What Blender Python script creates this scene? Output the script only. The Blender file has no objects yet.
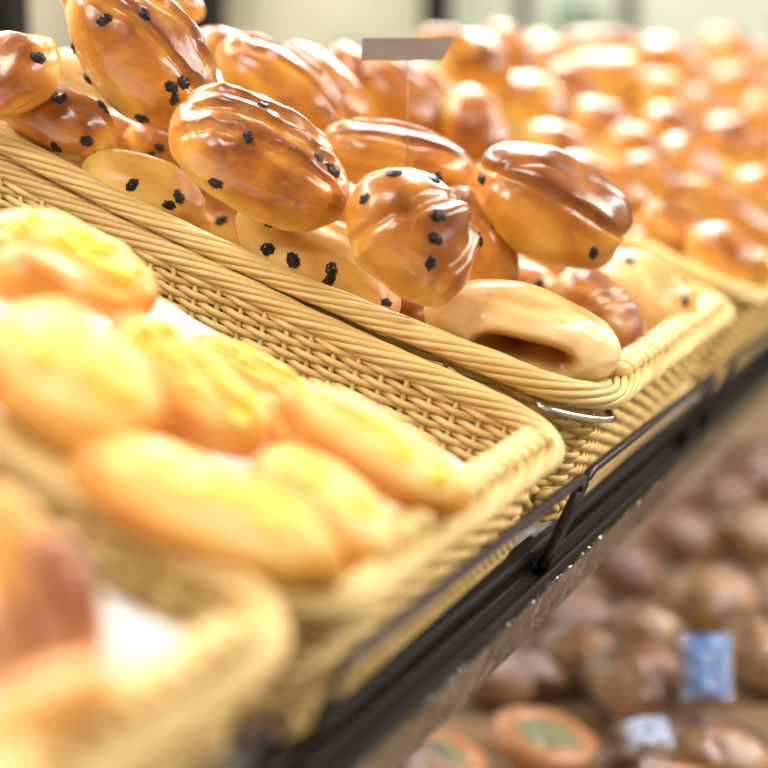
import bpy, math, random
from mathutils import Vector, Quaternion, Matrix, noise

CAM_LOC = [-0.87216, -0.26343, 1.40552]
CAM_QUAT = [0.6362, 0.5349, -0.3578, -0.4255]
TILT = 0.41066
SHELF_H = 1.150
BUNS = [
    ["raisin_bun", "slash", 1, [0.0139, 0.2665, 1.4351], [0.6352, 0.4933, 0.143, -0.5769], [0.1131, 0.0763, 0.0687], [[-0.501, -0.597, 0.626], [-0.253, -0.15, 0.956], [-0.523, -0.763, -0.379], [-0.178, -0.778, -0.602], [0.455, -0.548, 0.702], [0.576, -0.564, 0.592], [0.492, -0.867, -0.081], [0.505, -0.339, 0.794]], "large dark glossy raisin bun topping the heap, tallest of all", "bun", "raisin buns heaped in the middle basket"],
    ["raisin_bun", "torn", 2, [-0.02, 0.1691, 1.3741], [0.6672, 0.4144, 0.0178, -0.6187], [0.1156, 0.072, 0.0612], [[-0.139, -0.988, 0.06], [-0.108, -0.42, 0.901], [0.71, 0.117, 0.695], [0.536, 0.048, 0.843], [0.437, -0.701, -0.564], [-0.187, 0.175, 0.967]], "golden raisin bun lying over the rope rim with wrinkled slashes on top", "bun", "raisin buns heaped in the middle basket"],
    ["raisin_bun", "lobed", 3, [-0.0088, 0.077, 1.3307], [0.6523, 0.4501, 0.0996, -0.6016], [0.0872, 0.0707, 0.0671], [[-0.771, -0.485, 0.413], [-0.245, 0.565, 0.788], [0.219, -0.482, 0.848], [0.387, -0.716, 0.581], [0.052, -0.205, 0.977], [-0.681, 0.064, 0.729], [0.694, 0.462, 0.551]], "round cracked raisin bun at heap centre with a fold down its side", "bun", "raisin buns heaped in the middle basket"],
    ["raisin_bun", "plain", 4, [0.1248, 0.0843, 1.3153], [0.5788, 0.4295, 0.2813, -0.6335], [0.0791, 0.054, 0.054], [[-0.071, -0.241, 0.968]], "smooth brown raisin bun mostly hidden behind the cracked round one", "bun", "raisin buns heaped in the middle basket"],
    ["raisin_bun", "lid", 5, [0.1417, 0.0398, 1.3364], [0.7244, 0.3306, 0.033, -0.604], [0.1101, 0.0734, 0.0698], [[-0.882, -0.388, 0.266], [0.659, -0.734, 0.163]], "plump bun with a curved lip along its top, rightmost of the focused heap", "bun", "raisin buns heaped in the middle basket"],
    ["glazed_bun", "slash", 6, [0.1391, 0.1441, 1.3709], [0.7726, 0.2629, -0.0419, -0.5764], [0.108, 0.05, 0.04], [[0.524, -0.833, 0.179]], "pale golden bun with two shiny slashes behind the cracked round bun", "bun", "raisin buns heaped in the middle basket"],
    ["raisin_bun", "pale", 7, [0.0107, 0.1448, 1.309], [0.7147, 0.3302, 0.083, -0.611], [0.1157, 0.0548, 0.0438], [[-0.481, -0.828, 0.287], [-0.19, -0.864, 0.467], [0.186, -0.843, 0.504], [0.814, -0.333, 0.476], [0.146, -0.662, 0.735]], "pale matt raisin bun pressed against the rope rim below the golden one", "bun", "raisin buns heaped in the middle basket"],
    ["raisin_bun", "pale", 8, [0.0996, 0.1588, 1.3043], [0.714, 0.318, 0.1233, -0.6115], [0.0796, 0.0398, 0.0318], [[0.156, -0.881, 0.447], [0.316, -0.946, 0.07]], "pale raisin bun wedged under the cracked round bun", "bun", "raisin buns heaped in the middle basket"],
    ["raisin_bun", "pale", 9, [-0.0146, 0.2511, 1.3553], [0.7448, 0.2912, 0.0454, -0.5987], [0.0799, 0.0479, 0.0383], [[-0.044, -0.82, 0.571], [0.533, -0.724, 0.437], [0.607, -0.456, 0.651]], "pale raisin bun behind the rim under the tallest dark bun", "bun", "raisin buns heaped in the middle basket"],
    ["raisin_bun", "plain", 10, [0.083, 0.2894, 1.3742], [0.7585, 0.2243, 0.1492, -0.5934], [0.0609, 0.042, 0.0378], [[-0.066, -0.939, 0.337], [-0.123, -0.986, -0.116]], "small shaded raisin bun deep in the gap below the tallest one", "bun", "raisin buns heaped in the middle basket"],
    ["raisin_bun", "dark", 11, [-0.0604, 0.313, 1.4225], [0.8046, 0.2416, -0.398, -0.3684], [0.0643, 0.05, 0.0475], [[0.675, -0.435, 0.596]], "brown bun cut by the left picture edge, above the rope rim", "bun", "raisin buns heaped in the middle basket"],
    ["raisin_bun", "dark", 12, [-0.023, 0.3025, 1.394], [0.7654, 0.2131, 0.1374, -0.5914], [0.0729, 0.0506, 0.0481], [[-0.061, -0.606, 0.793], [0.205, -0.911, -0.357], [0.496, -0.024, 0.868], [0.601, -0.776, 0.193]], "bun with a pale wrinkled end beside the left end of the rope rim", "bun", "raisin buns heaped in the middle basket"],
    ["split_bun", "hollow", 13, [0.0413, 0.0253, 1.2678], [0.8155, 0.0323, 0.1238, -0.5645], [0.1205, 0.0651, 0.0618], [[0.023, -0.906, -0.422]], "pale bun with a browned hollow torn in its side, nearest the corner", "bun", "raisin buns heaped in the middle basket"],
    ["split_bun", "lobed", 14, [0.1896, 0.015, 1.2569], [0.6464, 0.3796, 0.2164, -0.6255], [0.0878, 0.0576, 0.0547], [[0.289, -0.91, 0.298]], "orange folded bun standing between the hollow one and the pale one", "bun", "raisin buns heaped in the middle basket"],
    ["split_bun", "pale", 15, [0.3194, 0.0144, 1.2566], [0.6944, 0.2943, 0.2743, -0.5967], [0.1002, 0.0668, 0.0635], [[-0.646, -0.547, 0.532], [0.288, -0.478, 0.83]], "pale flat-sided bun leaning at the far corner of the middle basket", "bun", "raisin buns heaped in the middle basket"],
    ["raisin_bun", "plain", 16, [0.2466, 0.0908, 1.2769], [0.8126, 0.1179, 0.0225, -0.5703], [0.0624, 0.0338, 0.0304], [[-0.426, -0.592, 0.684], [0.38, -0.85, 0.365]], "small raisin bun tucked below the plump lipped bun", "bun", "raisin buns heaped in the middle basket"],
    ["glazed_bun", "slash", 17, [0.1509, 0.2378, 1.4172], [0.6951, 0.3531, 0.1027, -0.6178], [0.1048, 0.0587, 0.0499], [[-0.234, -0.617, -0.752], [0.8, -0.5, -0.332]], "glossy brown bun with several bright slashes behind the golden raisin bun", "bun", "raisin buns heaped in the middle basket"],
    ["glazed_bun", "plain", 18, [0.255, 0.2534, 1.4153], [0.66, 0.3784, 0.1684, -0.6267], [0.0914, 0.0533, 0.048], [], "soft-focus orange bun just right of the glossy slashed bun", "bun", "raisin buns heaped in the middle basket"],
    ["glazed_bun", "plain", 19, [0.1986, 0.2913, 1.4382], [0.7896, 0.1696, 0.0881, -0.5831], [0.0883, 0.0412, 0.0371], [], "orange bun hidden behind the glossy slashed bun", "bun", "raisin buns heaped in the middle basket"],
    ["raisin_bun", "plain", 20, [0.0794, 0.3404, 1.4728], [0.7585, 0.2243, 0.1492, -0.5934], [0.0541, 0.0406, 0.0365], [], "pale bun peeking above the tallest dark bun on its left", "bun", "raisin buns heaped in the middle basket"],
    ["glazed_bun", "plain", 21, [0.1212, 0.3231, 1.4761], [0.8021, 0.1434, 0.0558, -0.5771], [0.0765, 0.0417, 0.0376], [], "glossy bun behind the top of the tallest dark bun", "bun", "raisin buns heaped in the middle basket"],
    ["raisin_bun", "plain", 22, [0.1041, 0.2503, 1.3245], [0.7896, 0.1696, 0.0881, -0.5831], [0.0891, 0.0548, 0.0438], [[-0.126, -0.942, 0.31], [0.178, -0.96, 0.214]], "shaded raisin bun at the bottom of the dark gap behind the rim", "bun", "raisin buns heaped in the middle basket"],
    ["raisin_bun", "plain", 23, [0.2321, 0.2245, 1.324], [0.7896, 0.1696, 0.0881, -0.5831], [0.0902, 0.0564, 0.0451], [], "shaded bun between the golden and the cracked raisin buns", "bun", "raisin buns heaped in the middle basket"],
    ["raisin_bun", "plain", 24, [0.0971, 0.3436, 1.3815], [0.7896, 0.1696, 0.0881, -0.5831], [0.0836, 0.0523, 0.0418], [], "shaded bun under the tallest one near the left rim", "bun", "raisin buns heaped in the middle basket"],
    ["raisin_bun", "plain", 25, [0.2131, 0.1332, 1.2734], [0.7896, 0.1696, 0.0881, -0.5831], [0.087, 0.0544, 0.0435], [], "shaded bun under the cracked round bun behind the rim", "bun", "raisin buns heaped in the middle basket"],
    ["raisin_bun", "plain", 26, [0.3522, 0.0909, 1.2605], [0.7585, 0.2243, 0.1492, -0.5934], [0.1034, 0.0636, 0.0509], [], "shaded bun under the plump lipped bun", "bun", "raisin buns heaped in the middle basket"],
    ["raisin_bun", "plain", 27, [0.0288, 0.3537, 1.4023], [0.7896, 0.1696, 0.0881, -0.5831], [0.079, 0.0494, 0.0395], [], "shaded bun below the left-edge bun", "bun", "raisin buns heaped in the middle basket"],
    ["glazed_bun", "plain", 28, [0.3249, 0.2786, 1.3695], [0.7585, 0.2243, 0.1492, -0.5934], [0.1056, 0.065, 0.052], [], "shaded bun between the golden raisin bun and the slashed pale one", "bun", "raisin buns heaped in the middle basket"],
    ["glazed_bun", "plain", 29, [0.2376, 0.3363, 1.4055], [0.7585, 0.2243, 0.1492, -0.5934], [0.1004, 0.0618, 0.0494], [], "shaded bun between the tallest bun and the golden raisin bun", "bun", "raisin buns heaped in the middle basket"],
    ["glazed_bun", "slash", 31, [0.4664, 0.2761, 1.4099], [0.6475, 0.3909, 0.176, -0.63], [0.111, 0.0675, 0.0607], [], "blurred brown bun with a long pale sheen below the grey card", "bun", "glazed buns heaped in the baskets further along the shelf"],
    ["glazed_bun", "plain", 32, [0.5415, 0.2683, 1.4064], [0.6411, 0.3973, 0.1796, -0.6317], [0.1022, 0.0465, 0.0418], [], "blurred bun with a pinkish sheen between the grey card and the upright bun", "bun", "glazed buns heaped in the baskets further along the shelf"],
    ["glazed_bun", "plain", 33, [0.4851, 0.211, 1.3837], [0.4893, 0.5293, 0.1591, -0.6747], [0.078, 0.0585, 0.0556], [], "blurred upright bun with a white sheen above the plump lipped bun", "bun", "glazed buns heaped in the baskets further along the shelf"],
    ["glazed_bun", "plain", 34, [0.7327, 0.2982, 1.4435], [0.773, 0.2341, 0.0398, -0.5884], [0.0812, 0.0687, 0.0687], [], "blurred round orange bun right of the grey card", "bun", "glazed buns heaped in the baskets further along the shelf"],
    ["glazed_bun", "plain", 35, [0.6701, 0.3042, 1.4679], [0.8126, 0.1179, 0.0225, -0.5703], [0.0603, 0.0301, 0.0301], [], "blurred pale bun directly behind the right end of the grey card", "bun", "glazed buns heaped in the baskets further along the shelf"],
    ["glazed_bun", "slash", 36, [0.9133, 0.3131, 1.4608], [0.6276, 0.41, 0.1864, -0.6351], [0.0871, 0.0458, 0.0458], [], "blurred narrow pale bun standing at the top of the second heap", "bun", "glazed buns heaped in the baskets further along the shelf"],
    ["glazed_bun", "plain", 37, [0.77, 0.2462, 1.4045], [0.7478, 0.2577, 0.1228, -0.5994], [0.0886, 0.0654, 0.0621], [], "blurred brown bun with a bright spot above the plump lipped bun", "bun", "glazed buns heaped in the baskets further along the shelf"],
    ["glazed_bun", "slash", 38, [0.9255, 0.247, 1.4156], [0.6091, 0.4369, 0.1586, -0.6426], [0.0891, 0.0548, 0.0521], [], "blurred bun with a bright oval sheen above the second heap", "bun", "glazed buns heaped in the baskets further along the shelf"],
    ["glazed_bun", "plain", 39, [1.0951, 0.2547, 1.4409], [0.8202, 0.1347, -0.0901, -0.5486], [0.1138, 0.0619, 0.0588], [], "blurred bun with a very bright top near the upper rack post", "bun", "glazed buns heaped in the baskets further along the shelf"],
    ["glazed_bun", "plain", 40, [1.2754, 0.3032, 1.4838], [0.8229, 0.0884, -0.0185, -0.561], [0.1239, 0.0458, 0.0435], [], "blurred flat pale bun at the top edge of the far heap", "bun", "glazed buns heaped in the baskets further along the shelf"],
    ["glazed_bun", "plain", 41, [1.3559, 0.239, 1.4613], [0.7585, 0.2243, 0.1492, -0.5934], [0.0883, 0.069, 0.0655], [], "blurred pale bun left of the lone brown ball bun", "bun", "glazed buns heaped in the baskets further along the shelf"],
    ["glazed_bun", "plain", 42, [1.0995, 0.1749, 1.4115], [0.7585, 0.2243, 0.1492, -0.5934], [0.0857, 0.0612, 0.0582], [], "blurred cream bun below the top edge of the far heap", "bun", "glazed buns heaped in the baskets further along the shelf"],
    ["glazed_bun", "plain", 43, [1.7779, 0.2368, 1.4931], [0.8283, 0.0693, -0.0464, -0.554], [0.0873, 0.0646, 0.0646], [], "blurred brown ball-shaped bun topping the farthest heap", "bun", "glazed buns heaped in the baskets further along the shelf"],
    ["glazed_bun", "plain", 44, [1.5464, 0.1676, 1.4302], [0.8213, 0.0932, -0.0116, -0.5627], [0.1091, 0.0649, 0.0617], [], "blurred orange bun under the lone ball-shaped bun", "bun", "glazed buns heaped in the baskets further along the shelf"],
    ["glazed_bun", "plain", 45, [0.8429, 0.1848, 1.3831], [0.7751, 0.1966, 0.1193, -0.5885], [0.0802, 0.052, 0.0494], [], "blurred orange bun in the middle of the second heap", "bun", "glazed buns heaped in the baskets further along the shelf"],
    ["glazed_bun", "plain", 46, [0.9633, 0.139, 1.3796], [0.773, 0.2341, 0.0398, -0.5884], [0.0708, 0.0502, 0.0477], [], "blurred bun with a round white glint in the far heap", "bun", "glazed buns heaped in the baskets further along the shelf"],
    ["glazed_bun", "plain", 47, [1.1165, 0.0909, 1.3586], [0.773, 0.2341, 0.0398, -0.5884], [0.0952, 0.0659, 0.0626], [], "blurred bun with the brightest glint at the right picture edge", "bun", "glazed buns heaped in the baskets further along the shelf"],
    ["glazed_bun", "slash", 48, [0.5534, 0.1078, 1.3332], [0.7362, 0.2891, 0.0973, -0.6041], [0.0997, 0.0453, 0.0385], [], "blurred long bun behind the plump lipped bun with a dark end", "bun", "glazed buns heaped in the baskets further along the shelf"],
    ["glazed_bun", "plain", 49, [0.6815, 0.0954, 1.3334], [0.7818, 0.2025, 0.0636, -0.5863], [0.0683, 0.0508, 0.0482], [], "blurred pale bun beside the long dark-ended one", "bun", "glazed buns heaped in the baskets further along the shelf"],
    ["glazed_bun", "plain", 50, [0.7894, 0.081, 1.3434], [0.7313, 0.2459, 0.234, -0.5916], [0.0723, 0.0517, 0.0491], [], "blurred brown-shaded bun above the long roll", "bun", "glazed buns heaped in the baskets further along the shelf"],
    ["glazed_bun", "slash", 51, [0.7269, 0.0268, 1.3012], [0.7399, 0.2691, 0.1339, -0.6019], [0.1148, 0.0435, 0.037], [], "blurred long roll lying in the second basket beyond the near corner", "bun", "glazed buns heaped in the baskets further along the shelf"],
    ["glazed_bun", "slash", 52, [0.5614, 0.0443, 1.2893], [0.7703, 0.1626, 0.217, -0.5771], [0.0829, 0.0504, 0.0479], [], "blurred brown bun with an orange spot behind the far corner", "bun", "glazed buns heaped in the baskets further along the shelf"],
    ["glazed_bun", "plain", 53, [0.5331, -0.0083, 1.2686], [0.7585, 0.2243, 0.1492, -0.5934], [0.0804, 0.063, 0.0598], [], "blurred bun with a bright pink sheen just beyond the far corner", "bun", "glazed buns heaped in the baskets further along the shelf"],
    ["glazed_bun", "plain", 54, [0.4931, 0.0786, 1.2933], [0.7179, 0.2826, 0.2038, -0.6027], [0.0452, 0.0435, 0.0413], [], "blurred orange bun between the lipped bun and the brown one", "bun", "glazed buns heaped in the baskets further along the shelf"],
    ["glazed_bun", "plain", 55, [0.5207, 0.0489, 1.264], [0.7585, 0.2243, 0.1492, -0.5934], [0.0564, 0.0317, 0.0301], [], "blurred small bun behind the pale flat-sided bun", "bun", "glazed buns heaped in the baskets further along the shelf"],
    ["glazed_bun", "plain", 56, [0.8746, 0.016, 1.3096], [0.7399, 0.2691, 0.1339, -0.6019], [0.0749, 0.0492, 0.0468], [], "blurred roll at the right edge above the long roll", "bun", "glazed buns heaped in the baskets further along the shelf"],
    ["glazed_bun", "plain", 57, [0.6704, 0.1857, 1.3617], [0.7585, 0.2243, 0.1492, -0.5934], [0.0791, 0.0494, 0.0469], [], "blurred bun just above the lip of the plump bun", "bun", "glazed buns heaped in the baskets further along the shelf"],
    ["glazed_bun", "plain", 58, [0.7695, 0.1312, 1.3598], [0.7585, 0.2243, 0.1492, -0.5934], [0.0722, 0.0475, 0.0451], [], "blurred orange bun amid the second heap below the bright ones", "bun", "glazed buns heaped in the baskets further along the shelf"],
    ["glazed_bun", "plain", 59, [1.2421, 0.1589, 1.3991], [0.7896, 0.1696, 0.0881, -0.5831], [0.0912, 0.0573, 0.0545], [], "blurred tan bun between the cream bun and the right edge", "bun", "glazed buns heaped in the baskets further along the shelf"],
    ["glazed_bun", "plain", 60, [1.4893, 0.1188, 1.3871], [0.7896, 0.1696, 0.0881, -0.5831], [0.0861, 0.0632, 0.06], [], "blurred tan bun at the right edge above the brightest glint", "bun", "glazed buns heaped in the baskets further along the shelf"],
    ["glazed_bun", "plain", 61, [2.5234, 0.295, 1.4966], [0.8126, 0.1179, 0.0225, -0.5703], [0.1027, 0.0698, 0.0663], [], "blurred tan bun at the right edge beside the ball-shaped one", "bun", "glazed buns heaped in the baskets further along the shelf"],
    ["glazed_bun", "plain", 62, [0.361, 0.2764, 1.434], [0.7179, 0.2826, 0.2038, -0.6027], [0.0495, 0.0363, 0.0345], [], "blurred dark bun left of the grey card", "bun", "glazed buns heaped in the baskets further along the shelf"],
    ["glazed_bun", "plain", 63, [1.1073, 0.328, 1.4564], [0.8126, 0.1179, 0.0225, -0.5703], [0.0882, 0.058, 0.0551], [], "blurred bun below the dark green bottle", "bun", "glazed buns heaped in the baskets further along the shelf"],
    ["glazed_bun", "plain", 64, [1.1176, 0.2139, 1.4067], [0.7896, 0.1696, 0.0881, -0.5831], [0.0747, 0.0548, 0.052], [], "blurred bun between the bright-topped and the cream bun", "bun", "glazed buns heaped in the baskets further along the shelf"],
    ["glazed_bun", "plain", 65, [0.6867, -0.0115, 1.2432], [0.7585, 0.2243, 0.1492, -0.5934], [0.0675, 0.0482, 0.0458], [], "blurred bun at the right edge behind the far basket rim", "bun", "glazed buns heaped in the baskets further along the shelf"],
    ["glazed_bun", "plain", 66, [1.9032, 0.262, 1.444], [0.8126, 0.1179, 0.0225, -0.5703], [0.1121, 0.0849, 0.0849], [], "blurred bun right beneath the ball-shaped one", "bun", "glazed buns heaped in the baskets further along the shelf"],
    ["glazed_bun", "plain", 67, [1.4908, 0.2303, 1.4357], [0.8126, 0.1179, 0.0225, -0.5703], [0.0874, 0.0641, 0.0641], [], "blurred bun just left of and below the ball-shaped one", "bun", "glazed buns heaped in the baskets further along the shelf"],
    ["cheese_bread", "cheese", 71, [-0.1872, 0.19, 1.3254], [0.7203, 0.3473, -0.0005, -0.6004], [0.096, 0.0465, 0.0372], [], "lumpy cheese-topped bread against the far wall of its basket", "bread", "cheese breads in the front basket"],
    ["bread_roll", "brown", 72, [-0.2701, 0.1545, 1.3263], [0.7896, 0.1696, 0.0881, -0.5831], [0.0503, 0.0324, 0.0291], [], "browner smooth bread end in front of the lumpy cheese-topped one", "bread", "cheese breads in the front basket"],
    ["cheese_bread", "cheese2", 73, [-0.3476, 0.0867, 1.2969], [0.6726, 0.4093, 0.013, -0.6164], [0.0848, 0.0534, 0.0454], [], "biggest blurred bread with a yellow cheese patch, at the left edge", "bread", "cheese breads in the front basket"],
    ["cheese_bread", "cheese", 74, [-0.2411, 0.0942, 1.2781], [0.6541, 0.4168, 0.0634, -0.628], [0.0941, 0.042, 0.0336], [], "cheese-topped bread between the biggest one and the basket wall", "bread", "cheese breads in the front basket"],
    ["cheese_bread", "cheese2", 75, [-0.1202, 0.1217, 1.263], [0.72, 0.3361, 0.0383, -0.606], [0.0801, 0.0267, 0.0213], [], "narrow yellow bread hidden along the far basket wall", "bread", "cheese breads in the front basket"],
    ["cheese_bread", "long", 76, [-0.2405, 0.0028, 1.2557], [0.6922, 0.379, 0.0306, -0.6134], [0.0973, 0.0359, 0.0305], [], "slim oval bread nearest the wicker corner, the sharpest in its basket", "bread", "cheese breads in the front basket"],
    ["cheese_bread", "long", 77, [-0.3558, 0.0226, 1.2527], [0.737, 0.3145, 0.0166, -0.598], [0.1133, 0.0438, 0.0372], [], "long golden bread lying along the rim of the nearest basket", "bread", "cheese breads in the front basket"],
    ["cheese_bread", "long", 78, [-0.2898, 0.0039, 1.2412], [0.6805, 0.3804, 0.0781, -0.6214], [0.0733, 0.0395, 0.0316], [], "bread between the long golden one and the slim oval one", "bread", "cheese breads in the front basket"],
    ["bread_roll", "brown", 79, [-0.1503, 0.0868, 1.2368], [0.7362, 0.2891, 0.0973, -0.6041], [0.0767, 0.0409, 0.0327], [], "shaded bread under the slim oval one", "bread", "cheese breads in the front basket"],
    ["bread_roll", "brown", 80, [-0.2526, 0.1237, 1.2584], [0.7362, 0.2891, 0.0973, -0.6041], [0.0919, 0.0459, 0.0367], [], "shaded bread under the biggest blurred one", "bread", "cheese breads in the front basket"],
    ["bread_roll", "orange", 85, [-0.4503, 0.0427, 1.2613], [0.3098, 0.5992, 0.1821, -0.7155], [0.0426, 0.0242, 0.0218], [], "blurred orange roll at the left edge of the nearest basket", "roll", "rolls in the nearest basket"],
    ["bread_roll", "red", 86, [-0.4491, 0.0248, 1.2461], [0.3675, 0.578, 0.1974, -0.7013], [0.0488, 0.0254, 0.0203], [], "blurred reddish brown pastry beside the white paper", "roll", "rolls in the nearest basket"],
    ["bread_roll", "orange", 87, [-0.5132, -0.0129, 1.2373], [0.8398, 0.0356, -0.2679, -0.4708], [0.045, 0.0281, 0.0225], [], "blurred pale orange roll in the bottom left corner", "roll", "rolls in the nearest basket"],
    ["bread_roll", "red", 88, [-0.4604, 0.0377, 1.2317], [0.4445, 0.5414, 0.2109, -0.6818], [0.0356, 0.0259, 0.0207], [], "blurred pinkish brown pastry below the orange roll", "roll", "rolls in the nearest basket"],
    ["raisin_bun", "plain", 200, [0.1424, 0.3391, 1.3556], [0.6335, 0.3924, 0.2228, -0.6286], [0.0833, 0.0536, 0.0429], [], "dark shaded raisin bun deep in the bottom layer of the middle basket", "bun", "bottom layer buns of the middle basket"],
    ["raisin_bun", "plain", 201, [0.1634, 0.3098, 1.3443], [0.5141, 0.4908, 0.2459, -0.659], [0.084, 0.0541, 0.0433], [], "dark shaded raisin bun deep in the bottom layer of the middle basket", "bun", "bottom layer buns of the middle basket"],
    ["raisin_bun", "plain", 202, [0.1099, 0.242, 1.3141], [0.5286, 0.4806, 0.2459, -0.6551], [0.0791, 0.0509, 0.0407], [], "dark shaded raisin bun deep in the bottom layer of the middle basket", "bun", "bottom layer buns of the middle basket"],
    ["raisin_bun", "plain", 203, [0.2147, 0.2538, 1.3132], [0.7374, 0.2726, 0.1371, -0.6026], [0.0863, 0.0555, 0.0444], [], "dark shaded raisin bun deep in the bottom layer of the middle basket", "bun", "bottom layer buns of the middle basket"],
    ["raisin_bun", "plain", 204, [0.1423, 0.1587, 1.2798], [0.6744, 0.3502, 0.199, -0.6189], [0.0794, 0.0511, 0.0408], [], "dark shaded raisin bun deep in the bottom layer of the middle basket", "bun", "bottom layer buns of the middle basket"],
    ["raisin_bun", "plain", 205, [0.1464, 0.1159, 1.2606], [0.8114, 0.1404, -0.0145, -0.5671], [0.0787, 0.0506, 0.0405], [], "dark shaded raisin bun deep in the bottom layer of the middle basket", "bun", "bottom layer buns of the middle basket"],
    ["raisin_bun", "plain", 206, [0.3619, 0.2956, 1.3351], [0.7896, 0.188, 0.0465, -0.5823], [0.0967, 0.0623, 0.0498], [], "dark shaded raisin bun deep in the bottom layer of the middle basket", "bun", "bottom layer buns of the middle basket"],
    ["raisin_bun", "plain", 207, [0.2654, 0.3389, 1.3547], [0.7027, 0.3176, 0.1756, -0.612], [0.0914, 0.0588, 0.047], [], "dark shaded raisin bun deep in the bottom layer of the middle basket", "bun", "bottom layer buns of the middle basket"],
    ["raisin_bun", "plain", 208, [0.3015, 0.1406, 1.2637], [0.7951, 0.1771, 0.0331, -0.5791], [0.0895, 0.0576, 0.0461], [], "dark shaded raisin bun deep in the bottom layer of the middle basket", "bun", "bottom layer buns of the middle basket"],
    ["raisin_bun", "plain", 209, [0.1382, 0.3866, 1.3731], [0.5327, 0.4775, 0.2458, -0.654], [0.0841, 0.0541, 0.0433], [], "dark shaded raisin bun deep in the bottom layer of the middle basket", "bun", "bottom layer buns of the middle basket"],
    ["raisin_bun", "plain", 210, [0.2762, 0.1976, 1.295], [0.8046, 0.1566, 0.0071, -0.5727], [0.089, 0.0573, 0.0458], [], "dark shaded raisin bun deep in the bottom layer of the middle basket", "bun", "bottom layer buns of the middle basket"],
    ["raisin_bun", "plain", 211, [0.4005, 0.1573, 1.2777], [0.8078, 0.1493, -0.0025, -0.5703], [0.0962, 0.0619, 0.0495], [], "dark shaded raisin bun deep in the bottom layer of the middle basket", "bun", "bottom layer buns of the middle basket"],
    ["raisin_bun", "plain", 212, [0.0913, 0.414, 1.388], [0.8095, 0.1451, -0.0081, -0.5688], [0.0816, 0.0525, 0.042], [], "dark shaded raisin bun deep in the bottom layer of the middle basket", "bun", "bottom layer buns of the middle basket"],
    ["raisin_bun", "plain", 213, [0.3031, 0.0761, 1.2355], [0.5623, 0.4549, 0.2433, -0.6463], [0.0882, 0.0567, 0.0454], [], "dark shaded raisin bun deep in the bottom layer of the middle basket", "bun", "bottom layer buns of the middle basket"],
    ["raisin_bun", "plain", 214, [0.3412, 0.0384, 1.2208], [0.7953, 0.1766, 0.0326, -0.579], [0.0898, 0.0578, 0.0463], [], "dark shaded raisin bun deep in the bottom layer of the middle basket", "bun", "bottom layer buns of the middle basket"],
]
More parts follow.
